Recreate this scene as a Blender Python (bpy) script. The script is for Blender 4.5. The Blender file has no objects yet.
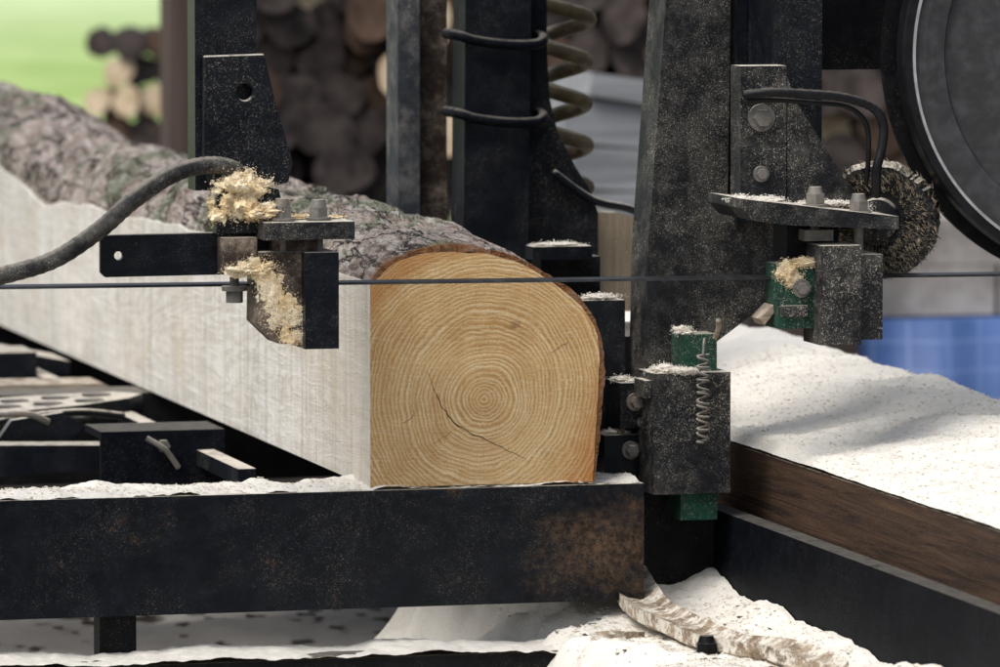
import bpy, bmesh, math, random
from mathutils import Vector, Matrix, noise
random.seed(7)
scn=bpy.context.scene
col=scn.collection
sin,cos,pi=math.sin,math.cos,math.pi

# ---------------------------------------------------------------- materials
class NT:
    def __init__(s,name):
        s.m=bpy.data.materials.new(name); s.m.use_nodes=True
        s.t=s.m.node_tree; s.b=s.t.nodes['Principled BSDF']
        s.pos=s.n('ShaderNodeNewGeometry')
    def n(s,ty,**k):
        x=s.t.nodes.new(ty)
        for a,v in k.items(): setattr(x,a,v)
        return x
    def l(s,a,b): s.t.links.new(a,b)
    def set(s,sock,v):
        if isinstance(v,bpy.types.NodeSocket): s.l(v,sock)
        else: sock.default_value=v
    def P(s,scale=(1,1,1),off=(0,0,0),rot=(0,0,0)):
        m=s.n('ShaderNodeMapping'); s.l(s.pos.outputs['Position'],m.inputs[0])
        m.inputs['Scale'].default_value=scale; m.inputs['Location'].default_value=off; m.inputs['Rotation'].default_value=rot
        return m.outputs[0]
    def noise(s,scale,detail=3,rough=.55,vec=None,dist=0):
        x=s.n('ShaderNodeTexNoise'); s.l(vec or s.pos.outputs['Position'],x.inputs['Vector'])
        x.inputs['Scale'].default_value=scale; x.inputs['Detail'].default_value=detail
        x.inputs['Roughness'].default_value=rough; x.inputs['Distortion'].default_value=dist
        return x.outputs['Fac']
    def ramp(s,v,a,b,lo=0,hi=1):
        x=s.n('ShaderNodeMapRange'); x.interpolation_type='SMOOTHSTEP'
        s.l(v,x.inputs[0]); x.inputs[1].default_value=a; x.inputs[2].default_value=b
        x.inputs[3].default_value=lo; x.inputs[4].default_value=hi
        return x.outputs[0]
    def math(s,op,a,b=0,c=None):
        x=s.n('ShaderNodeMath',operation=op); s.set(x.inputs[0],a); s.set(x.inputs[1],b)
        if c is not None: s.set(x.inputs[2],c)
        return x.outputs[0]
    def mix(s,f,a,b,mode='MIX'):
        x=s.n('ShaderNodeMix',data_type='RGBA',blend_type=mode)
        s.set(x.inputs[0],f)
        for sk,v in ((x.inputs[6],a),(x.inputs[7],b)):
            s.set(sk,(*v,1) if isinstance(v,tuple) else v)
        return x.outputs[2]
    def nz(s):
        x=s.n('ShaderNodeSeparateXYZ'); s.l(s.pos.outputs['Normal'],x.inputs[0]); return x.outputs[2]
    def xyz(s,vec=None):
        x=s.n('ShaderNodeSeparateXYZ'); s.l(vec or s.pos.outputs['Position'],x.inputs[0]); return x.outputs
    def bump(s,h,st=.3,d=.002):
        x=s.n('ShaderNodeBump'); x.inputs['Strength'].default_value=st; x.inputs['Distance'].default_value=d
        s.l(h,x.inputs['Height']); s.l(x.outputs[0],s.b.inputs['Normal'])
    def done(s,colr,rough=.6,metal=0,spec=.5):
        s.set(s.b.inputs['Base Color'],(*colr,1) if isinstance(colr,tuple) else colr)
        s.set(s.b.inputs['Roughness'],rough); s.b.inputs['Metallic'].default_value=metal
        s.b.inputs['Specular IOR Level'].default_value=spec
        return s.m

DUST=(.66,.59,.49)
def steel(name,base=(.0030,.0042,.0068),dust=.5,top=.9,rust=0.,rough=.34,patch=None,spk=620,scratch=.14,spec=.16,haze=.015):
    t=NT(name)
    big=t.noise(7,5,.65); mid=t.noise(45,4); fine=t.noise(spk,3,.75)
    c=t.mix(t.ramp(mid,.35,.75),base,tuple(b*1.8+.001 for b in base))
    c=t.mix(t.ramp(t.noise(110,6,.75),.60,.74,0,scratch),c,(.05,.056,.066))
    if rust: c=t.mix(t.ramp(t.noise(14,6,.65),.62-rust*.25,.74-rust*.2,0,.9),c,(.10,.05,.025))
    if patch:
        px,pz,pr=patch
        o=t.xyz(); dx=t.math('SUBTRACT',o[0],px); dz=t.math('SUBTRACT',o[2],pz)
        d=t.math('SQRT',t.math('ADD',t.math('MULTIPLY',dx,dx),t.math('MULTIPLY',t.math('MULTIPLY',dz,dz),2.0)))
        d=t.math('ADD',d,t.math('MULTIPLY',t.math('SUBTRACT',t.noise(20,8,.8),.5),.34))
        pf=t.math('MULTIPLY',t.ramp(d,0,pr,.65,0),t.ramp(t.noise(90,6,.8),.38,.62,.15,1))
        c=t.mix(pf,c,(.16,.095,.05))
    sp=t.ramp(fine,.60-dust*.05,.66-dust*.05)
    sp=t.math('MULTIPLY',sp,t.ramp(big,.38,.66,.06*dust,min(1,dust*1.0)))
    sp=t.math('MULTIPLY',sp,t.ramp(t.noise(120,4,.75),.38,.60,.08,.9))
    hz=t.ramp(t.noise(14,8,.8),.42,.72,0,haze*dust*2)
    f=t.math('MAXIMUM',sp,hz)
    up=t.ramp(t.nz(),.45,.85)
    up=t.math('MULTIPLY',up,t.ramp(t.noise(60,5,.7),.30,.55,top*.35,top))
    f=t.math('MAXIMUM',f,up)
    c=t.mix(f,c,DUST)
    t.bump(t.math('ADD',t.noise(260,3),t.math('MULTIPLY',sp,.8)),.3,.001)
    r=t.math('ADD',rough,t.math('MULTIPLY',f,.5))
    return t.done(c,r,0,spec)
M_steel=steel('black_painted_steel')
M_clean=steel('black_steel_sparse_dust',dust=.3,top=.7,rough=.30)
M_rail=steel('black_rail_steel',base=(.0022,.003,.005),dust=.25,top=.15,rough=.55,spec=.06,haze=.0)
M_dusty=steel('black_steel_heavy_dust',base=(.006,.0066,.0082),dust=1.0,top=1,rough=.45,spk=540,haze=.05)
M_beam=steel('bed_beam_paint',dust=.36,top=.9,rust=.05,rough=.30,patch=(.31,-.085,.13))
M_rusty=steel('rusty_brown_steel',base=(.026,.016,.012),dust=.9,rust=.6,rough=.6,haze=.2)
M_dark=steel('dark_frame_steel',base=(.003,.003,.004),dust=.25,top=.25,rough=.5,spec=.12)
M_bolt=steel('dusty_bolt_steel',base=(.08,.072,.064),dust=.6,top=.6,rust=.4,rough=.45,haze=.2,spec=.4)
M_grey=steel('worn_grey_steel',base=(.022,.025,.03),dust=.8,top=1,rough=.55,haze=.12)
M_green=steel('green_plastic',base=(.003,.030,.018),dust=.8,top=.5,rough=.35,scratch=.1)
M_rubber=steel('rubber',base=(.005,.005,.006),dust=.08,top=.15,rough=.45,scratch=.1,spec=.2)
M_hose=steel('dusty_rubber_hose',base=(.009,.009,.010),dust=1,top=.3,rough=.6,spk=700,scratch=.1,haze=.07)
M_web=steel('wheel_web_steel',base=(.036,.034,.035),dust=.0,top=.0,rough=.4,scratch=.03,spec=.3)
M_spring=steel('spring_steel',base=(.055,.040,.020),dust=.6,top=.3,rust=.3,rough=.6,haze=.05)
M_tuft=steel('bristle',base=(.34,.28,.20),dust=.5,top=.2,rough=.8)
t=NT('rim_bright_steel'); M_rim=t.done(t.mix(t.ramp(t.noise(50,4),.3,.7),(.38,.36,.36),(.55,.53,.53)),.35,.5)
t=NT('blade_steel'); M_blade=t.done(t.mix(t.ramp(t.noise(60,3,vec=t.P((1,.05,.05))),.4,.7),(.012,.012,.012),(.03,.03,.03)),.5,.2)

def sawdust(name,a=(.91,.86,.78),b=(.77,.69,.575),yel=0.,bs=.65,bd=.0024,ycol=(.76,.55,.26),lumpy=1.0,fleck=.32):
    t=NT(name)
    c=t.mix(t.ramp(t.noise(520,4,.8),.36,.56),b,a)
    c=t.mix(t.ramp(t.noise(11,6,.7),.54,.80,0,.4),c,tuple(x*.82 for x in b))
    if yel: c=t.mix(t.ramp(t.noise(38,4),.40,.62,0,yel),c,ycol)
    c=t.mix(t.ramp(t.noise(380,3,.7),.64,.70,0,fleck),c,(.40,.30,.20))
    h=t.math('ADD',t.noise(560,4,.8),t.math('MULTIPLY',t.noise(150,5,.75),1.2*lumpy))
    t.bump(h,bs,bd)
    return t.done(c,.95,0,.05)
M_saw=sawdust('sawdust_pale')
M_sawy=sawdust('sawdust_yellow',(.86,.76,.58),(.68,.53,.32),.55,.7,.0016,lumpy=.6,fleck=.4)
M_sawg=sawdust('sawdust_trodden',(.50,.46,.41),(.32,.28,.24))

# end grain
t=NT('log_end_grain')
o=t.xyz()
dx=t.math('SUBTRACT',o[0],.152); dz=t.math('SUBTRACT',o[2],.112)
d=t.math('SQRT',t.math('ADD',t.math('MULTIPLY',dx,dx),t.math('MULTIPLY',t.math('MULTIPLY',dz,dz),.92)))
d0=d
d=t.math('ADD',d,t.math('MULTIPLY',t.math('SUBTRACT',t.noise(7,3,.5),.5),.040))
d=t.math('ADD',d,t.math('MULTIPLY',t.math('SUBTRACT',t.noise(80,4,.65),.5),.0045))
cmb=t.n('ShaderNodeCombineXYZ'); t.l(t.math('MULTIPLY',d,1),cmb.inputs[0])
spc=t.math('ADD',d,t.math('MULTIPLY',t.noise(55,2,.5,vec=cmb.outputs[0]),.014))
s1=t.math('SINE',t.math('MULTIPLY',spc,2*pi/.0056))
ring=t.ramp(s1,-.4,1.0)
wid=t.noise(34,3,.6,vec=cmb.outputs[0])
ringamp=t.ramp(wid,.36,.62,.3,1)
brk=t.ramp(t.noise(30,5,.75),.32,.60,.35,1)
base=t.mix(t.ramp(t.noise(8,7,.75),.36,.64),(.60,.345,.13),(.84,.565,.27))
base=t.mix(t.ramp(d0,.09,.20,0,.45),base,(.74,.42,.15))
c=t.mix(t.math('MULTIPLY',t.math('MULTIPLY',t.math('MULTIPLY',ring,ringamp),brk),.82),base,(.97,.78,.48))
s2=t.ramp(t.math('SINE',t.math('ADD',t.math('MULTIPLY',spc,2*pi/.0056),3.6)),.35,1)
c=t.mix(t.math('MULTIPLY',t.math('MULTIPLY',s2,.50),brk),c,(.44,.215,.07))
sc=t.noise(1,5,.8,vec=t.P((34,1,420),rot=(0,math.radians(33),0)))
c=t.mix(t.ramp(sc,.49,.68,0,.55),c,(.98,.85,.60))
sc2=t.noise(1,4,.8,vec=t.P((400,1,24),rot=(0,math.radians(12),0)))
c=t.mix(t.ramp(sc2,.53,.72,0,.5),c,(.44,.235,.085))
grain=t.noise(430,4,.85)
c=t.mix(t.ramp(grain,.51,.62,0,.55),c,(.44,.24,.09))
c=t.mix(t.ramp(t.noise(250,5,.85),.55,.66,0,.65),c,(.99,.89,.68))
e=t.math('ADD',t.math('MULTIPLY',dx,.9),t.math('MULTIPLY',dz,-.35)); e=t.math('ADD',e,t.math('MULTIPLY',t.noise(25,6,.75),.09))
c=t.mix(t.ramp(e,.150,.215,0,.75),c,(.58,.215,.05))
rimd=t.math('ADD',d0,t.math('MULTIPLY',t.noise(40,4),.03))
c=t.mix(t.ramp(rimd,.188,.210,0,.5),c,(.52,.20,.05))
kx=t.math('SUBTRACT',o[0],.194); kz=t.math('SUBTRACT',o[2],.207)
kd=t.math('SQRT',t.math('ADD',t.math('MULTIPLY',kx,kx),t.math('MULTIPLY',t.math('MULTIPLY',kz,kz),2.2)))
kd=t.math('ADD',kd,t.math('MULTIPLY',t.noise(120,4,.7),.022))
c=t.mix(t.ramp(kd,.012,.024,.6,0),c,(.22,.10,.05))
t.bump(t.math('ADD',t.math('MULTIPLY',ring,.3),t.math('ADD',t.math('MULTIPLY',grain,2.2),t.math('MULTIPLY',sc,1.8))),.8,.0024)
M_end=t.done(c,.9,0,.08)

t=NT('sawn_side')
g=t.noise(1,6,.7,vec=t.P((1,7,55)),dist=1.2)
g2=t.noise(1,3,.5,vec=t.P((1,1.4,8)),dist=.8)
wv=t.math('SINE',t.math('MULTIPLY',g2,110))
g3=t.ramp(t.noise(1,4,.6,vec=t.P((1,1.1,5))),.40,.62)
c=t.mix(t.ramp(g,.3,.7),(.62,.56,.475),(.88,.83,.75))
c=t.mix(t.math('MULTIPLY',t.ramp(wv,-.1,1,0,.30),g3),c,(.40,.34,.265))
st=t.noise(1,5,.8,vec=t.P((1,70,2.2),rot=(math.radians(5),0,0)))
c=t.mix(t.ramp(st,.46,.66,0,.8),c,(.95,.91,.84))
st2=t.noise(1,5,.8,vec=t.P((1,34,1.8),rot=(math.radians(-4),0,0)))
c=t.mix(t.ramp(st2,.48,.66,0,.75),c,(.46,.405,.335))
c=t.mix(t.ramp(t.noise(4,6,.7),.5,.75,0,.5),c,(.66,.51,.33))
yy=t.xyz()[1]
c=t.mix(t.ramp(yy,0,.6,.5,0),c,(.58,.495,.375))
c=t.mix(t.ramp(t.noise(430,4,.8),.54,.66,0,.55),c,(.42,.36,.27))
t.bump(t.math('ADD',t.math('ADD',t.math('MULTIPLY',st,2.5),g),t.noise(420,2)),.8,.003)
M_side=t.done(c,.85,0,.1)

t=NT('bark')
v=t.P((1,.26,1))
pl=t.noise(12,4,.6,vec=v,dist=.5)
fl=t.noise(50,6,.75,vec=v)
h1=t.math('ADD',pl,t.math('MULTIPLY',fl,.18))
ter=t.math('FRACT',t.math('MULTIPLY',h1,10))
edge=t.ramp(ter,.0,.14)
c=t.mix(t.ramp(t.noise(16,6,.7,vec=v),.36,.58),(.15,.10,.078),(.46,.36,.31))
c=t.mix(t.ramp(ter,.40,1,0,.65),c,(.60,.515,.465))
c=t.mix(t.ramp(t.noise(60,6,.8,vec=v),.50,.62,0,.75),c,(.74,.68,.62))
c=t.mix(t.ramp(t.noise(7,8,.78),.50,.57,0,.70),c,(.10,.14,.07))
c=t.mix(t.ramp(t.noise(60,5,.8,vec=v),.55,.65,0,.55),c,(.50,.50,.43))
rg=t.math('ABSOLUTE',t.math('SUBTRACT',t.noise(15,4,.55,vec=v,dist=.8),.5))
c=t.mix(t.ramp(rg,.004,.022,.95,0),c,(.020,.015,.012))
c=t.mix(t.math('MULTIPLY',t.math('SUBTRACT',1,edge),.95),c,(.022,.016,.012))
c=t.mix(t.ramp(t.noise(40,5,.8,vec=v),.61,.70,0,.9),c,(.03,.022,.018))
c=t.mix(t.ramp(t.noise(420,2,.6),.60,.68,0,.8),c,DUST)
c=t.mix(t.ramp(t.math('ADD',t.xyz()[1],t.math('MULTIPLY',t.noise(60,4),.02)),.008,.036,.85,0),c,(.28,.11,.035))
t.bump(t.math('ADD',t.math('ADD',t.math('MULTIPLY',ter,1.6),t.math('MULTIPLY',t.noise(160,6,.75),1.0)),t.ramp(rg,.0,.04,0,1.5)),1,.006)
M_bark=t.done(c,.88,0,.15)

t=NT('crack'); M_crack=t.done((.11,.05,.02),.95,0,.1)

def wood(name,a,b,axis=1,dust=.2,sc=1.):
    t=NT(name); s=[70*sc,70*sc,70*sc]; s[axis]=3*sc
    g=t.noise(1,5,.7,vec=t.P(tuple(s)),dist=1.)
    c=t.mix(t.ramp(g,.3,.7),a,b)
    c=t.mix(t.ramp(t.noise(450,2,.6),.6,.68,0,dust),c,DUST)
    up=t.math('MULTIPLY',t.ramp(t.nz(),.5,.9),t.ramp(t.noise(40,4),.4,.6)); c=t.mix(t.math('MULTIPLY',up,dust*2 if dust<.5 else 1),c,DUST)
    t.bump(g,.6,.003); return t.done(c,.75,0,.25)
M_wbeam=wood('dark_wet_timber',(.022,.013,.009),(.085,.046,.026),1,.12)
M_plank=wood('weathered_plank',(.16,.12,.085),(.36,.29,.21),0,.3)
M_tan=wood('dusty_tan_block',(.20,.155,.10),(.34,.27,.19),2,.6)
M_post=wood('brown_post_wood',(.06,.040,.032),(.105,.072,.058),2,.0,.4)
M_stack=wood('dark_stack_wood',(.03,.022,.018),(.08,.06,.05),0,.0,.4)
M_board=wood('weathered_grey_board',(.16,.165,.17),(.34,.34,.34),0,.0,.4)
M_fbark=wood('firewood_bark',(.018,.012,.010),(.05,.034,.026),1,.0,.5)

def fend(name,a,b):
    t=NT(name); c=t.mix(t.ramp(t.noise(22,4),.3,.7),a,b); return t.done(c,.85,0,.15)
M_fend=[fend('firewood_end_grey',(.035,.027,.025),(.10,.078,.070)),fend('firewood_end_brown',(.06,.036,.025),(.135,.085,.06)),fend('firewood_end_pale',(.48,.34,.20),(.74,.58,.40))]
t=NT('blue_tarp'); o=t.xyz()
ln=t.math('MAXIMUM',t.ramp(t.math('SINE',t.math('MULTIPLY',o[0],2*pi/.075)),.93,.99),t.ramp(t.math('SINE',t.math('MULTIPLY',o[2],2*pi/.06)),.93,.99))
c=t.mix(t.ramp(t.noise(6,4),.3,.7),(.035,.08,.22),(.065,.12,.29)); c=t.mix(t.math('MULTIPLY',ln,.4),c,(.18,.25,.42)); M_tarp=t.done(c,.6)
t=NT('concrete_block'); M_conc=t.done(t.mix(t.ramp(t.noise(14,4),.3,.7),(.26,.225,.20),(.42,.38,.34)),.85)
t=NT('ground_soil_grass')
yy=t.math('ADD',t.xyz()[1],t.math('MULTIPLY',t.noise(.8,4),2.5))
soil=t.mix(t.ramp(t.noise(9,6,.7),.3,.7),(.014,.011,.009),(.05,.04,.03))
gr=t.mix(t.ramp(t.noise(1.0,6,.7),.3,.7),(.23,.36,.08),(.46,.56,.22))
gr=t.mix(t.ramp(t.noise(40,3),.5,.8,0,.5),gr,(.52,.60,.30))
gr=t.mix(t.ramp(t.xyz()[1],22,50,0,.75),gr,(.72,.78,.52))  # lawn pales with distance, overexposed daylight put into the grass colour
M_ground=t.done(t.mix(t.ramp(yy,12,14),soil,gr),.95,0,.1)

# ---------------------------------------------------------------- mesh helpers
def obj(name,bm,mat,parent=None,smooth=False,recenter=True):
    me=bpy.data.meshes.new(name)
    bmesh.ops.recalc_face_normals(bm,faces=bm.faces)
    loc=Vector()
    if recenter and len(bm.verts):
        mn=Vector([min(v.co[i] for v in bm.verts) for i in range(3)]); mx=Vector([max(v.co[i] for v in bm.verts) for i in range(3)])
        loc=Vector(((mn.x+mx.x)/2,(mn.y+mx.y)/2,mn.z))
        for v in bm.verts: v.co-=loc
    bm.to_mesh(me); bm.free()
    for m in (mat if isinstance(mat,list) else [mat]): me.materials.append(m)
    if smooth:
        for p in me.polygons: p.use_smooth=True
    o=bpy.data.objects.new(name,me); col.objects.link(o); o.location=loc
    if parent: adopt(o,parent)
    return o
def wloc(p):
    v=Vector(p.location)
    while p.parent: p=p.parent; v=v+Vector(p.location)
    return v
def adopt(o,p):
    l=Vector(o.location); o.parent=p; o.location=l-wloc(p)
def thing(name,label,cat,loc,parent=None):
    e=bpy.data.objects.new(name,None); col.objects.link(e); e.location=loc; e.empty_display_size=.05
    if parent: adopt(e,parent)
    else: e['label']=label; e['category']=cat
    return e
def tag(o,label,cat): o['label']=label; o['category']=cat; return o
def bev(bm,w,seg=2):
    if w>0:
        es=[e for e in bm.edges if len(e.link_faces)==2 and e.calc_face_angle(0)>.5]
        bmesh.ops.bevel(bm,geom=es,offset=w,segments=seg,affect='EDGES',profile=.7)
def b_prism(bm,poly,y0,y1,mi=0):
    a=[bm.verts.new((x,y0,z)) for x,z in poly]; b=[bm.verts.new((x,y1,z)) for x,z in poly]
    fs=[bm.faces.new(a),bm.faces.new(b[::-1])]
    n=len(poly)
    for i in range(n): fs.append(bm.faces.new((a[i],b[i],b[(i+1)%n],a[(i+1)%n])))
    for f in fs: f.material_index=mi
    return a+b
def b_box(bm,x0,x1,y0,y1,z0,z1,mi=0): return b_prism(bm,[(x0,z0),(x1,z0),(x1,z1),(x0,z1)],y0,y1,mi)
def b_cyl(bm,c,r,h,axis='z',n=24,r2=None,ph=0,mi=0):
    r2=r if r2 is None else r2
    A=[];B=[]
    for i in range(n):
        a=2*pi*i/n+ph
        def mk(rr,s):
            u,v,w=rr*cos(a),rr*sin(a),s*h/2
            p={'z':(u,v,w),'y':(u,w,v),'x':(w,u,v)}[axis]
            return bm.verts.new(Vector(c)+Vector(p))
        A.append(mk(r,-1)); B.append(mk(r2,1))
    fs=[bm.faces.new(A),bm.faces.new(B[::-1])]
    for i in range(n): fs.append(bm.faces.new((A[i],B[i],B[(i+1)%n],A[(i+1)%n])))
    for f in fs: f.material_index=mi
    return A+B
def box(name,x0,x1,y0,y1,z0,z1,mat,parent=None,b=.002):
    bm=bmesh.new(); b_box(bm,x0,x1,y0,y1,z0,z1); bev(bm,b); return obj(name,bm,mat,parent)
def prism(name,poly,y0,y1,mat,parent=None,b=.0015,holes=()):
    bm=bmesh.new(); b_prism(bm,poly,y0,y1)
    if not holes:
        bev(bm,b); return obj(name,bm,mat,parent)
    o=obj(name,bm,mat,None,recenter=False)
    for (hx,hz,hr) in holes:
        cb=bmesh.new(); b_cyl(cb,(hx,(y0+y1)/2,hz),hr,abs(y1-y0)*3,'y',28)
        c=obj('cutter',cb,mat,recenter=False)
        md=o.modifiers.new('h','BOOLEAN'); md.object=c; md.operation='DIFFERENCE'; md.solver='EXACT'
        bpy.context.view_layer.update()
        me=bpy.data.meshes.new_from_object(o.evaluated_get(bpy.context.evaluated_depsgraph_get()))
        o.modifiers.clear(); o.data=me; bpy.data.objects.remove(c)
    bm=bmesh.new(); bm.from_mesh(o.data); bpy.data.objects.remove(o)
    es=[e for e in bm.edges if len(e.link_faces)==2 and e.calc_face_angle(0)>.5]
    bmesh.ops.bevel(bm,geom=es,offset=b*.5,segments=1,affect='EDGES')
    return obj(name,bm,mat,parent)
def crom(pts,k=8):
    P=[Vector(p) for p in pts]; out=[]
    for i in range(len(P)-1):
        p0=P[max(i-1,0)];p1=P[i];p2=P[i+1];p3=P[min(i+2,len(P)-1)]
        for j in range(k):
            s=j/k
            out.append(.5*((2*p1)+(p2-p0)*s+(2*p0-5*p1+4*p2-p3)*s*s+(3*p1-p0-3*p2+p3)*s**3))
    out.append(P[-1]); return out
def b_tube(bm,pts,r,n=12,wob=0):
    up=Vector((.13,.97,.2)).normalized(); rings=[]
    for i,p in enumerate(pts):
        d=(pts[min(i+1,len(pts)-1)]-pts[max(i-1,0)]).normalized()
        a=(up-d*up.dot(d)).normalized(); b=d.cross(a); up=a
        rr=r*(1+wob*(1 if i%2 else -1))
        rings.append([bm.verts.new(p+(a*cos(2*pi*k/n)+b*sin(2*pi*k/n))*rr) for k in range(n)])
    for q in range(len(rings)-1):
        for k in range(n): bm.faces.new((rings[q][k],rings[q][(k+1)%n],rings[q+1][(k+1)%n],rings[q+1][k]))
    bm.faces.new(rings[0][::-1]); bm.faces.new(rings[-1])
def tube(name,pts,r,mat,parent=None,k=8,n=12,wob=0):
    bm=bmesh.new(); b_tube(bm,crom(pts,k),r,n,wob); return obj(name,bm,mat,parent,smooth=True)
def bolt(parent,x,y,z,r=.0095,h=.012,down=.03,mat=None,name='bolt'):
    bm=bmesh.new()
    b_cyl(bm,(x,y,z+.0015),r*1.45,.003,'z',24)
    b_cyl(bm,(x,y,z+.0035+h*.35),r*1.15,h*.7,'z',6,ph=.3)
    b_cyl(bm,(x,y,z+.0035+h*.95),r*.95,h*.5,'z',20,r2=r*.7)
    if down: b_cyl(bm,(x,y,z-down/2),r*.55,down,'z',16)
    return obj(name,bm,mat or M_bolt,parent)
def bolty(parent,x,y,z,r=.009,h=.010,mat=None):
    bm=bmesh.new(); b_cyl(bm,(x,y-.001,z),r*1.5,.004,'y',24); b_cyl(bm,(x,y-.003-h/2,z),r,h,'y',6); bev(bm,.0008,1)
    return obj('bolt',bm,mat or M_bolt,parent)
def lathe(name,c,prof,mat,parent=None,n=96):
    bm=bmesh.new(); R=[]
    for i in range(n):
        a=2*pi*i/n; R.append([bm.verts.new((c[0]+r*cos(a),c[1]+y,c[2]+r*sin(a))) for r,y in prof])
    m=len(prof)
    for i in range(n):
        for k in range(m): bm.faces.new((R[i][k],R[(i+1)%n][k],R[(i+1)%n][(k+1)%m],R[i][(k+1)%m]))
    return obj(name,bm,mat,parent)
def fn(x,y,z,s,o=3): return noise.fractal(Vector((x*s,y*s,z*s)),.9,2.0,o)
def sheet(name,x0,x1,y0,y1,nx,ny,h,mat,label,cat='sawdust'):
    vs=[];fs=[]
    for j in range(ny+1):
        y=y0+(y1-y0)*j/ny
        for i in range(nx+1):
            x=x0+(x1-x0)*i/nx; vs.append((x,y,h(x,y)))
    for j in range(ny):
        for i in range(nx):
            a=j*(nx+1)+i; fs.append((a,a+1,a+nx+2,a+nx+1))
    me=bpy.data.meshes.new(name); me.from_pydata(vs,[],fs); me.materials.append(mat)
    me.polygons.foreach_set('use_smooth',[True]*len(fs))
    o=bpy.data.objects.new(name,me); col.objects.link(o)
    o['kind']='stuff'; return tag(o,label,cat)
def lump(bm,c,s,seed=0,sub=4,amp=.7):
    r=bmesh.ops.create_icosphere(bm,subdivisions=sub,radius=1); out=[]
    for v in r['verts']:
        p=v.co.copy(); q=p*1.5+Vector((seed*3.1,seed,0))
        k=.80+amp*noise.fractal(q,.7,2.2,5)+.10*noise.noise(q*19)
        v.co=Vector((p.x*s[0]*k,p.y*s[1]*k,p.z*s[2]*k))+Vector(c); out.append(v.co.copy())
    return out
OCT=[Vector(d) for d in ((1,0,0),(0,1,0),(-1,0,0),(0,-1,0),(0,0,1),(0,0,-1))]
OF=((0,1,4),(1,2,4),(2,3,4),(3,0,4),(1,0,5),(2,1,5),(3,2,5),(0,3,5))
def grain_at(bm,p,r,lo=1.5):
    e=Matrix.Rotation(random.uniform(0,6),3,Vector((random.random(),random.random(),random.random()+.1)))
    sx,sy,sz=random.uniform(.6,lo),random.uniform(.3,.9),random.uniform(.3,.9)
    vv=[bm.verts.new(p+(e@Vector((d.x*sx,d.y*sy,d.z*sz)))*r) for d in OCT]
    for f in OF: bm.faces.new([vv[k] for k in f])
def lumps(name,L,mat,label,grains=1500):
    bm=bmesh.new()
    for i,(c,s) in enumerate(L):
        pts=lump(bm,c,s,i+len(L)*7); area=(s[0]*s[2]+s[0]*s[1])/(.03*.03)
        for _ in range(int(grains*max(.25,min(2,area)))):
            p=random.choice(pts)+Vector((random.gauss(0,1),random.gauss(-.4,.6),random.gauss(0,1)))*.0016
            grain_at(bm,p,random.uniform(.0004,.0012),2.6)
        for _ in range(260):
            a=random.uniform(0,2*pi); q=random.gauss(1.05,.28)
            grain_at(bm,Vector((c[0]+cos(a)*s[0]*q,c[1]-random.uniform(.0,.6)*s[1],c[2]+sin(a)*s[2]*q)),random.uniform(.0004,.0010),2.2)
    o=obj(name,bm,mat); o['kind']='stuff'; return tag(o,label,'sawdust')
def sm(a,b,x):
    t=max(0,min(1,(x-a)/(b-a))); return t*t*(3-2*t)

# ---------------------------------------------------------------- sawn log
PROF=[(0,.266),(.018,.289),(.053,.305),(.093,.311),(.147,.308),(.201,.295),(.241,.272),(.275,.247),(.302,.214),(.314,.179),(.313,.13),(.310,.08),(.307,.03),(.304,0.0)]
NU=140
pp=[Vector((x,0,z)) for x,z in PROF]; cr=crom([tuple(p) for p in pp],16)
L=[0]
for i in range(1,len(cr)): L.append(L[-1]+(cr[i]-cr[i-1]).length)
def at(u):
    s=u*L[-1]
    for i in range(1,len(L)):
        if L[i]>=s:
            f=(s-L[i-1])/(L[i]-L[i-1]+1e-9); return cr[i-1].lerp(cr[i],f)
    return cr[-1]
US=[at(i/NU) for i in range(NU+1)]
WY=[(0,.266),(.2,.268),(.5,.272),(.9,.262),(1.2,.266),(1.8,.252),(2.1,.250),(2.32,.232),(2.6,.262),(2.9,.285),(4,.29)]
def wane(y):
    for (a,b),(c,d) in zip(WY,WY[1:]):
        if y<=c:
            t=(y-a)/(c-a); w=b+(d-b)*(t*t*(3-2*t)); break
    else: w=WY[-1][1]
    return w+.010*fn(y,0,5,5,4)*min(1,y*4)
WC={}
def sect(p,y,inset=0):
    k=1+.85*y/(1+.42*y)
    w=WC.get(y)
    if w is None: w=WC[y]=wane(y)
    z=p.z
    if p.x<.28 or z>.2:
        f=sm(.02,.266,z) ; z2=w+(z-.266)*k if z>.266 else z*(1+(w/.266-1)*f)
    else: z2=z
    c=Vector((.15,0,.12)); q=Vector((p.x,0,z2))
    if inset:
        d=(q-c); q=q-d.normalized()*inset
        q.x=max(q.x,0.0)
    return Vector((q.x,y,q.z))
log=thing('sawn_log','squared spruce log with bark top resting on steel bed','log',(.15,1.7,0))
LEN=3.5
ys=[0,.004,.012]+[LEN*(i/110)**1.3 for i in range(1,111) if LEN*(i/110)**1.3>.02]
bm=bmesh.new(); rows=[]
idx=list(range(0,NU+1,4))
for y in ys:
    r=[sect(US[i],y,.0065+.003*noise.noise(Vector((i*.13,3,0)))+.008*sm(.0,.1,y)) for i in idx]
    r[0]=Vector((0,y,wane(y)-.001)); r=[Vector((0,y,0))]+r+[Vector((.300,y,0))]
    rows.append([bm.verts.new(p) for p in r])
m=len(rows[0])
for j in range(len(rows)-1):
    for k in range(m):
        f=bm.faces.new((rows[j][k],rows[j][(k+1)%m],rows[j+1][(k+1)%m],rows[j+1][k])); f.material_index=0
f=bm.faces.new(rows[0]); f.material_index=1
f=bm.faces.new(rows[-1]); f.material_index=1
bmesh.ops.triangulate(bm,faces=[f for f in bm.faces if len(f.verts)>4])
obj('wood_body',bm,[M_side,M_end],log)
NV=500
vy=[0.0008]+[LEN*(i/NV)**1.25 for i in range(1,NV+1)]
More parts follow.
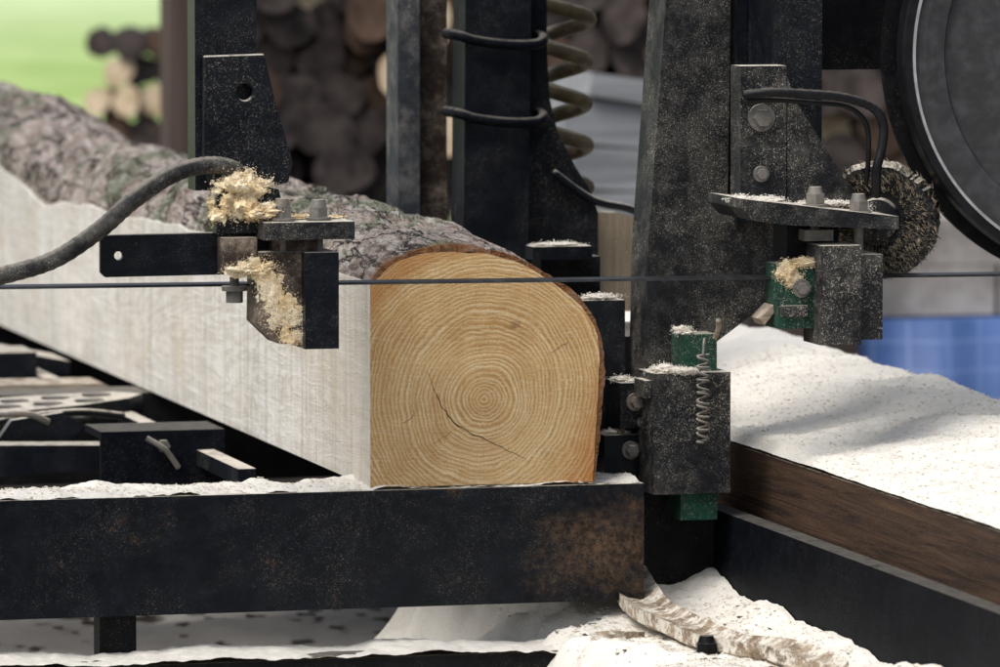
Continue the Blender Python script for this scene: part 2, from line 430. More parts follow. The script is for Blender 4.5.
def bdisp(p):
    q=Vector((p.x,p.y*.30,p.z))
    w=noise.noise_vector(q*24)*.014
    n1=noise.fractal((q+w)*13,.9,2,4)*2.6+noise.noise(q*70)*.3
    fl=math.floor(n1); fr=n1-fl
    ter=(fl+sm(.0,.10,fr))
    cre=abs(noise.noise((q+w)*19))
    return max(-.006,min(.016,.0040*ter+.003*noise.noise(q*5)-.005*(1-sm(0,.06,cre))))
c0=Vector((.15,0,.12)); vs=[];fs=[]
for j,y in enumerate(vy):
    for i,p in enumerate(US):
        q=sect(p,y); d=(q-Vector((c0.x,y,c0.z))).normalized()
        u=i/NU; edge=sm(0,.03,u)*sm(0,.05,1-u)
        amp=min(1,.35+y*3)
        h=bdisp(q)*edge*amp-.002*(1-edge)
        vs.append(tuple(q+d*h))
W=NU+1
for j in range(NV):
    for i in range(NU): a=j*W+i; fs.append((a,a+1,a+W+1,a+W))
b0=len(vs)
for p in US: vs.append(tuple(sect(p,.0008,.0125)))
for i in range(NU): fs.append((b0+i,b0+i+1,i+1,i))
me=bpy.data.meshes.new('bark'); me.from_pydata(vs,[],fs); me.materials.append(M_bark)
bk=bpy.data.objects.new('bark',me); col.objects.link(bk); adopt(bk,log)
def crackstrip(bm,pts,w):
    c=crom([(x,-.0006,z) for x,z in pts],10); n=len(c); a=[];b=[]
    for i,p in enumerate(c):
        d=(c[min(i+1,n-1)]-c[max(i-1,0)]).normalized(); nr=Vector((-d.z,0,d.x))
        ww=w*sin(pi*(i+.3)/(n-.4))*(1+.9*noise.noise(p*160))+.0001
        j=Vector((.0016*noise.noise(p*130),0,.0022*noise.noise(p*90)))
        a.append(bm.verts.new(p+nr*ww+j)); b.append(bm.verts.new(p-nr*ww+j))
    for i in range(n-1): bm.faces.new((a[i],a[i+1],b[i+1],b[i]))
for pts,wd in ([(.076,.150),(.085,.126),(.098,.100),(.112,.082),(.138,.066),(.172,.050),(.214,.028)],.00065),([(.110,.072),(.098,.064),(.083,.054)],.0002),([(.06,.095),(.052,.088),(.040,.083)],.0002),([(.235,.165),(.255,.178),(.270,.185)],.0002):
    bm=bmesh.new(); crackstrip(bm,pts,wd); obj('drying_crack',bm,M_crack,log)

# ---------------------------------------------------------------- sawmill bed
bed=thing('sawmill_bed','black steel sawmill bed with cross beams and rails','sawmill bed',(.1,0.5,-.42))
box('cross_beam',-1.1,.366,-.01,.11,-.156,-.003,M_beam,bed,.006)
box('cross_beam',-1.1,.366,1.45,1.56,-.14,-.003,M_dark,bed,.006)
box('cross_beam',-1.1,.366,2.9,3.0,-.14,-.003,M_dark,bed,.006)
box('frame_leg',-.352,-.304,.03,.07,-.42,-.157,M_dark,bed)
bm=bmesh.new(); b_box(bm,.5,.528,-2.2,4.2,-.185,-.054); b_box(bm,.41,.4995,-2.2,4.2,-.196,-.186); bev(bm,.003,2)
rail=obj('side_rail',bm,M_rail,bed)
bm=bmesh.new(); b_box(bm,-1.12,-1.09,-2.2,4.2,-.185,-.054); bev(bm,.003,2); obj('side_rail',bm,M_rail,bed)
box('lower_channel',-1.1,.44,-.075,.03,-.36,-.212,M_dark,bed,.004)
box('inner_rail',-.10,-.075,.35,4.0,-.03,-.008,M_steel,bed,.003)
bolt(bed,.330,-.42,-.176,.012,.018,0,M_dark)
ls=thing('log_stop','','',(.37,.2,-.003),bed)
box('stop_plate',.328,.388,.16,.20,-.003,.225,M_steel,ls)
box('stop_foot',.343,.400,.10,.16,-.003,.05,M_steel,ls)
box('stop_bracket',.362,.404,.09,.16,.06,.12,M_steel,ls)
bolty(ls,.382,.09,.095,.008,.012); bolty(ls,.378,.098,.03,.008,.012)
bolty(ls,.392,.09,.068,.005,.010)
cl=thing('log_clamp','','',(-.2,.75,-.1),bed)
bm=bmesh.new(); b_box(bm,-.235,-.06,.62,.63,-.055,.02); b_box(bm,-.235,-.06,.6305,.74,.01,.02); b_box(bm,-.07,-.06,.6305,.74,-.05,.0095); bev(bm,.002,1)
obj('clamp_body',bm,M_rail,cl)
bm=bmesh.new(); b_tube(bm,crom([(-.175,.60,.012),(-.15,.595,-.004),(-.13,.60,-.03)],6),.004); b_cyl(bm,(-.15,.605,0),.009,.012,'y',6); obj('clamp_handle',bm,M_bolt,cl)
prism('clamp_arm',[(-.75,-.075),(-.06,-.045),(-.06,-.02),(-.40,-.012),(-.75,-.02)],.80,.86,M_clean,cl)
bm=bmesh.new()
def slab(out,z0,z1,sl):
    a=[bm.verts.new((x,y,z1+sl*(x+.05))) for x,y in out]; b=[bm.verts.new((x,y,z0+sl*(x+.05))) for x,y in out]
    bm.faces.new(a); bm.faces.new(b[::-1])
    for i in range(len(a)): bm.faces.new((a[i],b[i],b[(i+1)%len(a)],a[(i+1)%len(a)]))
slab([(-.62,1.14),(-.30,1.12),(-.16,1.15),(-.08,1.20),(-.05,1.25),(-.08,1.31),(-.2,1.34),(-.62,1.34)],-.022,.014,.05); bev(bm,.004,2)
for k in range(7):
    for r_ in range(2):
        cx=-.14-.062*k+.025*r_
        b_cyl(bm,(cx,1.20+.075*r_,.0150+.05*(cx+.05)),.022,.0016,'z',18,mi=1)
obj('support_arm',bm,[M_steel,M_dark],cl)
tube('clamp_hook',[(-.42,1.0,-.02),(-.30,.98,.005),(-.2,1.0,.012),(-.12,1.05,.0)],.006,M_steel,cl)
tube('clamp_rod',[(-.62,1.02,.03),(-.40,1.05,.012),(-.16,1.10,-.01)],.009,M_steel,cl)
prism('clamp_lever',[(-.60,.055),(-.42,.045),(-.20,.015),(-.20,-.02),(-.60,-.01)],1.80,1.815,M_steel,cl)
prism('clamp_lever',[(-.50,.07),(-.20,.045),(-.08,.02),(-.08,.0),(-.50,.03)],2.35,2.37,M_steel,cl)
for k in range(4):
    prism('clamp_rib',[(-.46+.09*k,-.03),(-.43+.09*k,-.03),(-.40+.09*k,.030-.006*k),(-.42+.09*k,.034-.006*k)],1.86+.03*k,1.95+.03*k,M_clean,cl)
prism('clamp_pawl',[(-.34,-.03),(-.24,-.03),(-.205,.0),(-.235,.022),(-.31,.012)],.9,.92,M_clean,cl)
tube('clamp_pin',[(-.40,.88,.018),(-.30,.875,.024),(-.26,.88,.01)],.005,M_bolt,cl)
box('wedge_block',-.20,-.10,1.85,1.98,-.02,.028,M_clean,cl)
bm=bmesh.new(); b_prism(bm,[(-.6,-.03),(-.02,-.03),(-.005,-.02),(-.04,-.002),(-.6,.002)],1.60,1.72); bev(bm,.003)
tag(obj('plank',bm,M_plank),'weathered wooden plank lying on the sawmill bed','plank')
bm=bmesh.new(); b_prism(bm,[(-.5,.02),(-.12,.02),(-.02,.0),(-.02,-.02),(-.5,-.02)],1.99,2.15); bev(bm,.003)
obj('toe_board',bm,M_steel,bed)

# ---------------------------------------------------------------- sawmill saw unit
head=thing('band_sawmill','black steel band saw carriage with wheel, blade and guides','band sawmill',(.48,.1,-.03))
bm=bmesh.new()
def bz(x): return .2800-.0075*(x+.5)/1.3
prev=None
for x in (-.9,.97):
    z=bz(x)
    q=[bm.verts.new((x,-.142,z-.0026)),bm.verts.new((x,-.138,z+.0002)),bm.verts.new((x,-.105,z+.0008)),bm.verts.new((x,-.105,z-.0014)),bm.verts.new((x,-.138,z-.0022))]
    if prev:
        for k in range(5): bm.faces.new((prev[k],prev[(k+1)%5],q[(k+1)%5],q[k]))
    prev=q
obj('saw_blade',bm,M_blade,head)
gl=thing('blade_guide','','',(-.2,-.12,.2),head)
box('guide_arm',-.251,-.171,-.10,-.055,.395,.95,M_steel,gl,.003)
prism('mounting_plate',[(-.243,.566),(-.166,.568),(-.150,.50),(-.129,.430),(-.135,.405),(-.231,.385),(-.245,.43)],-.122,-.110,M_steel,gl,.003,holes=[(-.191,.520,.0105)])
prism('flat_bar',[(-.378,.344),(-.384,.338),(-.384,.297),(-.378,.291),(-.168,.292),(-.168,.346)],-.155,-.145,M_clean,gl,.0015,holes=[(-.361,.318,.0055)])
s=-.019
prism('guide_bracket',[(-.240,.345),(-.165,.345),(-.150,.362),(-.160,.40),(-.225,.41),(-.240,.39)],-.175,-.123,M_steel,gl,.002)
box('top_clamp',-.168+s,-.052+s,-.215,-.11,.338,.360,M_dusty,gl,.002)
box('clamp_spacer',-.150+s,-.095+s,-.19,-.12,.322,.3375,M_rusty,gl,.001)
prism('guide_block',[(-.170+s,.322),(-.116+s,.322),(-.116+s,.206),(-.145+s,.206),(-.172+s,.232)],-.196,-.125,M_rusty,gl,.003)
box('guide_cheek',-.1155+s,-.072+s,-.212,-.135,.200,.3215,M_clean,gl,.002)
bolt(gl,-.158,-.185,.361,.0115,.020,.05); bolt(gl,-.110,-.180,.361,.0115,.018,.07)
bm=bmesh.new(); b_cyl(bm,(-.215,-.165,.275),.016,.006,'z',24); b_cyl(bm,(-.215,-.165,.264),.011,.014,'z',6); b_cyl(bm,(-.215,-.165,.30),.006,.06,'z',14); obj('bolt',bm,M_bolt,gl)
box('bar_holder',-.235,-.190,-.185,-.157,.296,.340,M_rusty,gl,.002)
tube('lubrication_hose',[(-.75,-.17,.262),(-.60,-.17,.278),(-.51,-.17,.297),(-.445,-.17,.316),(-.388,-.17,.352),(-.345,-.17,.388),(-.295,-.165,.419),(-.251,-.16,.430),(-.215,-.15,.425),(-.19,-.13,.405)],.0112,M_hose,gl,10,16,.03)
gr=thing('blade_guide','','',(.6,-.12,.2),head)
box('guide_column',.474,.536,-.085,-.04,.36,.545,M_dusty,gr,.003)
prism('gusset_plate',[(.5375,.53),(.548,.50),(.632,.372),(.5375,.366)],-.085,-.073,M_dusty,gr)
bolty(gr,.501,-.087,.478,.012,.010); bolty(gr,.501,-.087,.405,.007,.006)
bm=bmesh.new(); b_prism(bm,[(.440,.368),(.455,.352),(.506,.345),(.652,.337),(.652,.354),(.576,.363),(.506,.372),(.440,.380)],-.20,-.05); bev(bm,.002)
obj('guide_plate',bm,M_dusty,gr)
s=-.024
bolt(gr,.555,-.15,.366,.0115,.018,.04); bolt(gr,.609,-.165,.357,.0115,.018,.09)
box('lock_nut',.536,.574,-.168,-.132,.322,.336,M_bolt,gr,.002)
box('guide_cheek',.570+s,.624+s,-.205,-.13,.190,.318,M_dusty,gr,.002)
box('guide_shoe',.6245+s,.658+s,-.19,-.11,.195,.305,M_dusty,gr,.002)
box('guide_insert',.498,.582,-.175,-.12,.210,.293,M_green,gr,.002)
box('insert_clip',.500,.536,-.181,-.1755,.226,.240,M_dusty,gr,.001)
box('guide_hanger',.52,.59,-.14,-.08,.294,.342,M_dark,gr,.002)
bolty(gr,.528,-.177,.262,.008,.006)
prism('scraper_tip',[(.478,.222),(.496,.240),(.497,.230),(.484,.214)],-.16,-.12,M_plank,gr,.0005)
tube('cable',[(.474,-.10,.508),(.50,-.115,.512),(.55,-.12,.510),(.60,-.12,.505),(.64,-.12,.492),(.656,-.12,.470),(.655,-.12,.44),(.648,-.12,.41),(.655,-.10,.375)],.0062,M_rubber,gr,8,12,.05)
tube('cable',[(.478,-.10,.500),(.51,-.105,.502),(.56,-.11,.498),(.61,-.11,.492),(.636,-.11,.47),(.640,-.11,.43),(.64,-.10,.39)],.0035,M_rubber,gr,8,10)
bc=Vector((.674,-.06,.342)); mt=Matrix.Translation(bc)@Matrix.Rotation(math.radians(-30),4,'Z')
def rotdisc(name,prof,mat,parent,fold=0):
    bm=bmesh.new(); n=144; R=[]
    for i in range(n):
        a=2*pi*i/n; kk=1+(.012*random.uniform(-1,1)+.03*noise.noise(Vector((cos(a)*3,sin(a)*3,1))) if fold else 0)
        R.append([bm.verts.new((r*(kk if r>.055 else 1)*cos(a),y,r*(kk if r>.055 else 1)*sin(a))) for r,y in prof])
    m=len(prof)
    for i in range(n):
        for k in range(m): bm.faces.new((R[i][k],R[(i+1)%n][k],R[(i+1)%n][(k+1)%m],R[i][(k+1)%m]))
    bmesh.ops.transform(bm,matrix=mt,verts=bm.verts)
    return obj(name,bm,mat,parent)
br=thing('cleaning_brush','','',tuple(bc),head)
rotdisc('brush_bristle',[(.030,-.019),(.048,-.020),(.070,-.017),(.077,-.008),(.077,.008),(.070,.015),(.030,.018)],M_dusty,br,1)
rotdisc('brush_disc',[(.0,-.026),(.027,-.026),(.0295,-.020),(.0295,.012),(.0,.012)],M_dusty,br)
rotdisc('brush_hub',[(.0,-.040),(.010,-.040),(.012,-.0265),(.0,-.0265)],M_dark,br)
def tufts(name,n,r0a,r0b,la,lb,mat):
    vs=[];fs=[]
    for i in range(n):
        a=random.uniform(0,2*pi); r0=random.uniform(r0a,r0b); r1=r0+random.uniform(la,lb)
        y=-.021+.016*max(0,(r0-.060)/.018)+random.uniform(-.002,.004) if r0<.072 else random.uniform(-.018,.012)
        da=random.uniform(-.10,.14); w=random.uniform(.0006,.0012); b=len(vs)
        for p in (Vector((r0*cos(a),y,r0*sin(a))),Vector((r0*cos(a)+w,y-w,r0*sin(a)+w)),Vector((r1*cos(a+da),y-random.uniform(.0,.005),r1*sin(a+da)))): vs.append(tuple(mt@p))
        fs.append((b,b+1,b+2))
    me=bpy.data.meshes.new(name); me.from_pydata(vs,[],fs); me.materials.append(mat)
    o=bpy.data.objects.new(name,me); col.objects.link(o); adopt(o,br); return o
tufts('bristle_tuft',2600,.032,.076,.004,.011,M_rubber)
tufts('dusty_tuft',2600,.036,.078,.003,.008,M_tuft)
wc=(.972,-.118,.560)
bw=thing('band_wheel','','',wc,head)
lathe('tyre',wc,[(.291,-.018),(.293,-.012),(.293,.012),(.291,.018),(.2815,.018),(.2815,-.018)],M_rubber,bw,200)
lathe('rim',wc,[(.2810,-.020),(.2810,.016),(.276,.016),(.276,-.016),(.2775,-.020)],M_rim,bw,200)
lathe('web',wc,[(.2755,-.014),(.2755,.006),(.03,.006),(.03,-.016),(.06,-.016),(.10,-.008),(.20,-.004),(.232,-.0045),(.236,-.012),(.262,-.015)],M_web,bw,200)
lathe('hub',wc,[(.0,-.04),(.024,-.04),(.029,-.034),(.029,.03),(.0,.03)],M_bolt,bw,48)
prism('wheel_guard',[(wc[0]+.306*cos(a),wc[2]+.306*sin(a)) for a in [2*pi*i/96 for i in range(96)]],-.085,-.078,M_dark,head,.001)
bm=bmesh.new()
b_prism(bm,[(.4265,.95),(.4265,.625),(.403,.303),(.399,.120),(.438,.128),(.470,.152),(.545,.205),(.580,.232),(.612,.258),(.618,.34),(.560,.345),(.512,.345),(.520,.95)],.10,.18)
bev(bm,.003); obj('post',bm,M_dusty,head)
box('post_foot',.378,.499,.115,.20,-.30,.119,M_dark,head,.003)
box('post_web',.5215,.60,.09,.20,.33,.95,M_clean,head,.003)
box('head_panel',.601,.80,.02,.05,.535,.95,M_dark,head,.003)
box('post_flange',.536,.60,-.035,.085,.36,.95,M_steel,head,.003)
s=-.034;q=.010
box('roller_housing',.422+s,.527+s,.02,.095,-.032+q,.128+q,M_dusty,head,.007)
box('housing_lug',.412+s,.4215+s,.03,.08,.095+q,.118+q,M_dusty,head,.003)
box('green_block',.466+s,.514+s,.04,.09,.129+q,.177+q,M_green,head,.003)
box('green_spacer',.462+s,.512+s,.03,.09,-.068+q,-.033+q,M_green,head,.003)
bm=bmesh.new(); pts=[]
for i in range(90):
    a=i*.9; pts.append(Vector((.487+s+.0085*cos(a),.012+.0045*sin(a),q+.152-.118*i/90+.002*sin(i*.5))))
b_tube(bm,pts,.0017,6)
b_tube(bm,crom([(.487+s,.012,.150+q),(.49+s,.02,.166+q),(.494+s,.03,.172+q)],6),.0018,6)
obj('retaining_spring',bm,M_bolt,head,smooth=True)
tube('oil_nozzle',[(.508+s,.03,.172+q),(.510+s,.02,.186+q),(.507+s,.01,.198+q)],.0035,M_plank,head)
box('rear_mast',.252,.284,.88,.95,-.1,1.0,M_grey,head,.003)
box('rear_mast',.2845,.332,.91,.95,-.1,1.0,M_rusty,head,.003)
prism('lift_mast',[(.302,.1),(.396,.1),(.402,.6),(.404,1.0),(.308,1.0),(.306,.6)],.70,.77,M_steel,head,.004)
prism('mast_plate',[(.4065,1.0),(.4065,.2),(.512,.2),(.512,.305),(.500,.338),(.478,.372),(.452,.420),(.440,.47),(.436,.54),(.436,1.0)],.74,.765,M_steel,head,.002)
for z in (.553,.443):
    tube('u_bolt',[(.288,.74,z+.010),(.289,.70,z+.010),(.297,.686,z+.008),(.315,.682,z+.002),(.36,.682,z-.004),(.405,.685,z-.004),(.420,.70,z+.004),(.422,.76,z+.008)],.0075,M_rail,head,6,12)
bm=bmesh.new(); pts=[]
for i in range(300):
    a=i*2*pi/26; f=i/300
    pts.append(Vector((.504-.014*f+.034*cos(a)+.003*sin(i*.05),.86+.033*sin(a),1.0-.70*f)))
b_tube(bm,pts,.0112,12); obj('coil_spring',bm,M_spring,head,smooth=True)
bm=bmesh.new(); b_prism(bm,[(.514,.16),(.585,.16),(.585,.285),(.575,.296),(.555,.302),(.514,.304)],.78,.90); bev(bm,.003); obj('counter_block',bm,M_tan,head)
tube('hydraulic_line',[(.44,.72,.365),(.50,.73,.325),(.56,.74,.31),(.62,.76,.285),(.70,.78,.27)],.006,M_clean,head)
box('cross_tie',.33,.415,.42,.46,.262,.280,M_steel,head,.002)
box('cross_tie',.355,.44,.47,.52,.20,.262,M_dark,head,.002)
box('carriage_beam',.405,.53,.35,.60,-.02,.16,M_dark,head,.004)

# ---------------------------------------------------------------- timber with sawdust
bm=bmesh.new(); b_box(bm,.556,1.02,-2.2,1.9,-.16,.022); bev(bm,.004)
tag(obj('timber_beam',bm,M_wbeam),'dark wet timber beam covered in pale sawdust','timber')
def hm(x,y):
    u=(x-.558)/.42
    edge=sm(0,.05,u)
    h=.003+.010*edge*(1+.8*fn(x,y,9,9,2))+.058*sm(0.03,.70,u)-.05*sm(.8,1.1,u)
    h-=(.024*sm(1.0,-.6,y))*sm(.2,.8,u)
    h+=(.007*fn(x,y,1,5,3)+.0020*fn(x,y,2,45,4)+.0010*noise.noise(Vector((x*160,y*160,1))))*(.25+.75*edge)
    h-=.012*max(0,fn(x,y,3,8,2)-.35)*2.2*edge
    return .0225+max(h,-.0035)
sheet('sawdust_heap',.5575,1.03,-2.2,1.9,180,900,hm,M_saw,'thick pale sawdust heaped on top of the timber')
def hs(x,y):
    return -.176+.018*fn(x,y,0,5,3)+.0028*fn(x,y,2,34,4)+.055*sm(-.05,.35,y)+.02*sm(.44,.5,x)-.24*(1-sm(.10,.27,x+.07*fn(x,y,4,5,3)))
sheet('sawdust_drift',.06,.4985,-1.2,.6,170,480,hs,M_saw,'loose sawdust drifted beside the steel rail')
t=NT('offcut_wood'); c=t.mix(t.ramp(t.noise(40,5,.7,vec=t.P((1,.2,1))),.35,.65),(.20,.14,.09),(.50,.39,.28)); c=t.mix(t.ramp(t.noise(30,7,.85),.46,.56),c,(.84,.77,.66)); c=t.mix(t.ramp(t.noise(330,3,.7),.6,.68,0,.6),c,(.3,.2,.13)); t.bump(t.noise(200,5,.8),.9,.004); M_plank2=t.done(c,.95,0,.02)
def strip(name,pts,w,label,th=.006):
    bm=bmesh.new(); c=crom([(x,y,hs(x,y)+dz) for x,y,dz in pts],14); V=[]
    n=len(c)
    for i,p in enumerate(c):
        d=(c[min(i+1,n-1)]-c[max(i-1,0)]); d.z=0; d.normalize(); s=Vector((d.y,-d.x,0))
        e=min(1,.6+min(i,n-1-i)*.08); ww=w*e*(.95+.2*noise.noise(p*10))
        V.append([bm.verts.new(p+s*ww*k+Vector((0,0,z+.002*noise.noise(p*20+Vector((k,0,0)))))) for k,z in ((1,th*1.6),(.55,th*.8),(0,th*.5),(-.55,th*.8),(-1,th*1.8),(-.98,-.004),(-.5,-.012),(0,-.014),(.5,-.012),(.98,-.004))])
    m=len(V[0])
    for i in range(n-1):
        for k in range(m): bm.faces.new((V[i][k],V[i][(k+1)%m],V[i+1][(k+1)%m],V[i+1][k]))
    bm.faces.new(V[0][::-1]); bm.faces.new(V[-1])
    o=obj(name,bm,M_plank2,smooth=False); return tag(o,label,'wood offcut')
strip('bark_strip',[(.390,.30,.006),(.376,.12,.012),(.356,-.06,.016),(.350,-.22,.016),(.362,-.38,.014),(.395,-.52,.012),(.43,-.64,.008)],.030,'broad curled bark strip covered in sawdust',.008)
strip('wood_sliver',[(.24,-.22,.003),(.28,-.20,.004),(.32,-.15,.003)],.014,'thin curved wood sliver lying in the sawdust',.003)
def hb(x,y): return -.0050+.0075*fn(x,y,0,14,5)+.0035*sm(-.008,.03,y)+.003
sheet('sawdust_film',-1.05,.362,-.006,.105,560,30,hb,M_saw,'thin sawdust film on top of the bed beam')
def hc(x,y): return -.206+.009*fn(x,y,0,7,4)+.0022*fn(x,y,0,45,3)
sheet('sawdust_ridge',-1.1,.44,-.083,.028,420,32,hc,M_saw,'sawdust ridge lying on the lower steel channel')
def hg(x,y): return -.405+.030*fn(x,y,0,2.2,4)+.006*fn(x,y,0,22,3)-.03*sm(2.2,2.6,y)
sheet('sawdust_ground_layer',-2.2,1.4,-1.5,2.6,160,190,hg,M_sawg,'grey trodden sawdust spread over the ground')
def chips(name,n,fx,label,mat,smin=.0015,smax=.005):
    vs=[];fs=[]
    for i in range(n):
        x,y,z=fx(); a=random.uniform(0,pi); l=random.uniform(smin,smax); w=l*random.uniform(.3,.7); h=random.uniform(.0004,.0012)
        mt=Matrix.Translation((x,y,z+h))@Matrix.Rotation(a,4,'Z')@Matrix.Rotation(random.uniform(-.5,.5),4,'X')
        b=len(vs); vs+=[tuple(mt@Vector(p)) for p in ((-l,-w,0),(l,-w*.6,0),(l*.8,w,h),(-l,w*.7,h))]; fs.append((b,b+1,b+2,b+3))
    me=bpy.data.meshes.new(name); me.from_pydata(vs,[],fs); me.materials.append(mat)
    o=bpy.data.objects.new(name,me); col.objects.link(o); o['kind']='stuff'; return tag(o,label,'wood chips')
def rc1():
    x=random.uniform(.56,.98); y=random.uniform(-1.6,.9); return x,y,hm(x,y)
def rc2():
    x=random.uniform(.22,.49); y=random.uniform(-.8,.4); return x,y,hs(x,y)
def rc3():
    x=random.uniform(-1.5,.8); y=random.uniform(.9,2.3); return x,y,hg(x,y)
def rc4():
    x=random.uniform(-1,.36); y=random.uniform(-.004,.1); return x,y,max(hb(x,y),-.003)
M_chip=sawdust('wood_chip_pale',(.93,.88,.79),(.78,.68,.54),fleck=.1)
t=NT('tan_chip'); M_tchip=t.done((.56,.44,.30),.9)
t=NT('dark_chip'); M_dchip=t.done((.05,.035,.025),.9)
chips('wood_chips',9000,rc1,'pale wood chips scattered over the sawdust heap',M_chip,.0008,.0026)
chips('tan_wood_chips',900,rc1,'tan wood chips scattered over the sawdust heap',M_tchip,.0006,.0018)
chips('wood_chips',3500,rc2,'pale wood chips scattered over the sawdust drift',M_chip,.0008,.003)
chips('tan_wood_chips',700,rc2,'tan wood chips scattered over the sawdust drift',M_tchip,.0007,.0025)
chips('wood_chips',2200,rc4,'pale wood chips scattered on the bed beam',M_chip,.0008,.0025)
chips('bark_crumbs',700,rc3,'dark bark crumbs scattered on the trodden ground',M_dchip,.006,.02)
chips('bark_crumbs',22,rc1,'dark bark crumbs lying on the sawdust heap',M_dchip,.002,.006)
chips('bark_crumbs',110,rc2,'dark bark crumbs lying in the sawdust drift',M_dchip,.002,.007)

lumps('sawdust_clump',[((-.212,-.17,.393),(.032,.03,.025)),((-.188,-.18,.372),(.030,.022,.011)),((-.228,-.165,.370),(.018,.02,.018)),((-.205,-.15,.414),(.020,.015,.012)),((-.185,-.160,.398),(.022,.02,.015)),((-.125,-.15,.361),(.045,.02,.004))],M_sawy,'yellow sawdust clump piled on the blade guide clamp')
lumps('sawdust_clump',[((-.206,-.19,.300),(.026,.010,.009)),((-.186,-.194,.302),(.020,.006,.013)),((-.172,-.1955,.275),(.018,.002,.026)),((-.160,-.1955,.240),(.024,.002,.028)),((-.148,-.1965,.214),(.016,.002,.010))],M_sawy,'yellow sawdust clump stuck to the rusty guide block')
lumps('sawdust_clump',[((.508,-.176,.284),(.013,.006,.012)),((.520,-.176,.272),(.012,.003,.012)),((.535,-.176,.295),(.020,.006,.006))],M_sawy,'yellow sawdust clump stuck to the green guide insert')
lumps('sawdust_clump',[((.635,-.09,.360),(.014,.01,.007)),((.46,-.14,.376),(.02,.03,.003)),((.58,-.10,.366),(.040,.02,.003)),((.50,-.12,.373),(.02,.02,.004))],M_saw,'sawdust clump lying on the guide plate')
lumps('sawdust_clump',[((.412,.05,.140),(.022,.025,.006)),((.434,.02,.141),(.020,.01,.004)),((.440,.06,.190),(.012,.02,.006))],M_saw,'pale sawdust clump resting on the roller housing')
lumps('sawdust_clump',[((.358,.18,.228),(.026,.018,.004)),((.375,.13,.122),(.014,.02,.003)),((.374,.13,.052),(.022,.02,.003)),((.37,.44,.282),(.03,.012,.002))],M_saw,'pale sawdust clump resting on the log stop')

# ---------------------------------------------------------------- background
bm=bmesh.new()
g=[[bm.verts.new((-150+300*i/10,-30+330*j/10,-.42)) for i in range(11)] for j in range(11)]
for j in range(10):
    for i in range(10): bm.faces.new((g[j][i],g[j][i+1],g[j+1][i+1],g[j+1][i]))
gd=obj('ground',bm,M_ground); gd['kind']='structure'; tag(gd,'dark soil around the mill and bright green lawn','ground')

def firelog(mi,seed):
    bm=bmesh.new(); n=18; A=[];B=[]
    r=random.Random(seed); ph=r.uniform(0,6)
    for i in range(n):
        a=2*pi*i/n; k=1+.10*sin(2*a+ph)+.06*sin(3*a+ph*2)+.03*r.uniform(-1,1)
        A.append(bm.verts.new((k*cos(a),-.5,k*sin(a)))); B.append(bm.verts.new((k*cos(a),.5,k*sin(a))))
    f=bm.faces.new(A); f.material_index=1; f=bm.faces.new(B[::-1]); f.material_index=1
    for i in range(n): bm.faces.new((A[i],B[i],B[(i+1)%n],A[(i+1)%n]))
    return obj('firewood_log',bm,[M_fbark,M_fend[mi]],recenter=False)
protos=[firelog(m,s) for m in range(3) for s in (1,2)]
used=[False]*6
def placelog(x,y,z,r,kind,grp,lab,ln=None,rz=-.24):
    i=kind*2+random.randint(0,1); p=protos[i]
    if used[i]: o=p.copy(); col.objects.link(o)
    else: o=p; used[i]=True
    o.location=(x,y,z); o.scale=(r,ln or random.uniform(.34,.42),r); o.rotation_euler=(random.uniform(-.05,.05),random.uniform(0,6.28),rz+random.uniform(-.08,.08))
    o['label']=lab; o['category']='firewood'; o['group']=grp
labs=['grey weathered round firewood log in a stack','brown round firewood log in a stack','freshly cut pale firewood log in a stack']
z=-.34; row=0
while z<.74:
    x=.98+(.05 if row%2 else 0)
    low=z<.0
    while x<(2.6):
        r=random.uniform(.070,.086) if low else random.uniform(.044,.062); x+=r*.86
        k=random.choices([0,1,2],[.68,.28,.04])[0]
        placelog(x,5.5+random.uniform(-.05,.05),z+random.uniform(-.006,.006),r,k,'firewood logs stacked in a long pile',labs[k],None,-.10); x+=r*.84
    z+=.128 if low else .078; row+=1
z=-.37; row=0
while z<.34:
    x=1.36+(.04 if row%2 else 0)
    while x<1.80:
        r=random.uniform(.038,.054); x+=r*.9
        k=random.choices([0,1,2],[.62,.2,.18])[0]
        placelog(x,9+random.uniform(-.03,.03),z,r,k,'firewood logs stacked in a small pile',labs[k],.25); x+=r*.9
    z+=.080; row+=1
for (x,zz,r,k) in [(1.325,.335,.055,2),(1.26,.47,.065,1),(1.37,.44,.06,2),(1.40,.20,.055,2)]:
    placelog(x,5.22,zz,r,k,'firewood logs stacked in a long pile',labs[k],.14)
bm=bmesh.new(); b_box(bm,.762,.848,5.0,5.1,-.42,1.1); bev(bm,.01)
tag(obj('wooden_post',bm,M_post),'square brown wooden post beside the firewood stack','post')
for i,(x0,x1,z0,z1) in enumerate([(1.95,2.25,-.12,-.02),(2.26,2.8,-.12,-.02),(2.05,2.36,-.018,.075),(2.37,2.9,-.018,.07)]):
    bm=bmesh.new(); b_box(bm,x0,x1,4.0,4.25,z0,z1); bev(bm,.006)
    o=tag(obj('stone_block',bm,M_conc),'pale tan stone block stacked on the blue tarp','stone block'); o['group']='stone blocks stacked on the tarp'
bm=bmesh.new(); n=60; a=[];b=[];c_=[]
for i in range(n+1):
    x=1.75+1.3*i/n; y=3.93+.015*sin(x*17)+.01*sin(x*41)
    a.append(bm.verts.new((x,y,-.125))); b.append(bm.verts.new((x,y-.03+.012*sin(x*29),-.42))); c_.append(bm.verts.new((x,4.3,-.124)))
for i in range(n): bm.faces.new((a[i],a[i+1],b[i+1],b[i])); bm.faces.new((a[i],a[i+1],c_[i+1],c_[i]))
tag(obj('tarp',bm,M_tarp,smooth=True),'blue woven tarp draped over a low stack','tarp')
zz=-.42
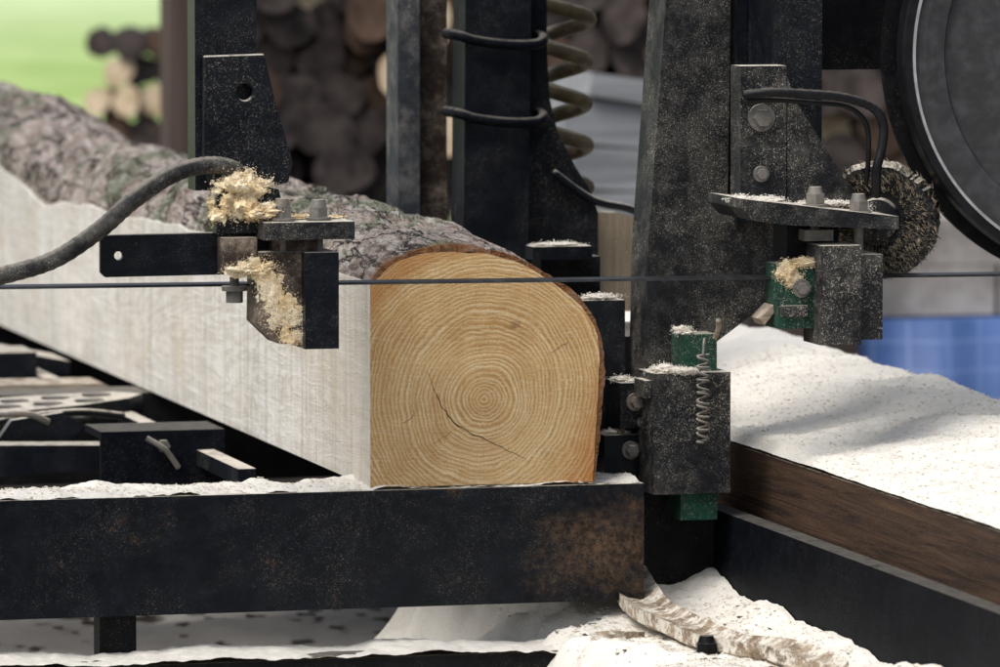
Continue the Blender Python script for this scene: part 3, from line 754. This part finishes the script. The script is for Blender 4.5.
for i,(h,x0,x1) in enumerate([(.16,1.34,1.66),(.16,1.33,1.64),(.14,1.36,1.66),(.10,1.34,1.62),(.085,1.37,1.66),(.09,1.35,1.60),(.05,1.40,1.58)]):
    bm=bmesh.new(); b_box(bm,x0,x1,4.0+.01*(i%3),4.3,zz,zz+h-.004); bev(bm,.006)
    bmesh.ops.rotate(bm,cent=Vector((1.5,4.1,zz)),matrix=Matrix.Rotation(.0 if i<4 else .05*(i-3),3,'Y'),verts=bm.verts)
    o=tag(obj('weathered_board',bm,M_board),'pale grey weathered board in a stack behind the mill','board'); o['group']='weathered boards stacked behind the mill'
    zz+=h
bm=bmesh.new(); b_box(bm,1.70,1.93,3.9,4.1,-.42,.10); b_prism(bm,[(1.72,.1),(1.9,.1),(1.85,.16),(1.75,.18)],3.92,4.08); bev(bm,.01)
tag(obj('timber_stack',bm,M_stack),'dark brown stack of timber standing near the tarp','timber')

# ---------------------------------------------------------------- light and camera
w=bpy.data.worlds.new('World'); scn.world=w; w.use_nodes=True; nt=w.node_tree
sky=nt.nodes.new('ShaderNodeTexSky'); sky.sky_type='NISHITA'; sky.sun_disc=False
EL,AZ=math.radians(54),math.radians(-124)
sky.sun_elevation=EL; sky.sun_rotation=AZ
hs_=nt.nodes.new('ShaderNodeHueSaturation'); hs_.inputs['Saturation'].default_value=.5
bg=nt.nodes['Background']; nt.links.new(sky.outputs[0],hs_.inputs['Color']); nt.links.new(hs_.outputs[0],bg.inputs[0]); bg.inputs[1].default_value=.15
ld=bpy.data.lights.new('sun','SUN'); ld.energy=3.5; ld.angle=math.radians(36); ld.color=(1,.985,.955)
lo=bpy.data.objects.new('sun',ld); col.objects.link(lo)
dirv=Vector((sin(AZ)*cos(EL),cos(AZ)*cos(EL),sin(EL)))
lo.rotation_euler=dirv.to_track_quat('Z','Y').to_euler()

psi=math.radians(14.65); th_=math.radians(4.63)
Rv=Vector((cos(psi),-sin(psi),0)); Fv=Vector((sin(psi)*cos(th_),cos(psi)*cos(th_),-sin(th_))); Uv=Rv.cross(Fv)
cd=bpy.data.cameras.new('camera'); cam=bpy.data.objects.new('camera',cd); col.objects.link(cam)
cam.matrix_world=Matrix((( Rv.x,Uv.x,-Fv.x,-1.850),(Rv.y,Uv.y,-Fv.y,-7.741),(Rv.z,Uv.z,-Fv.z,.845),(0,0,0,1)))
cd.sensor_width=36; cd.lens=222.1; cd.clip_end=1000; cd.clip_start=.1
cd.dof.use_dof=True; cd.dof.focus_distance=7.95; cd.dof.aperture_fstop=7.0
scn.camera=cam
scn.view_settings.view_transform='Standard'; scn.view_settings.look='None'; scn.view_settings.exposure=0
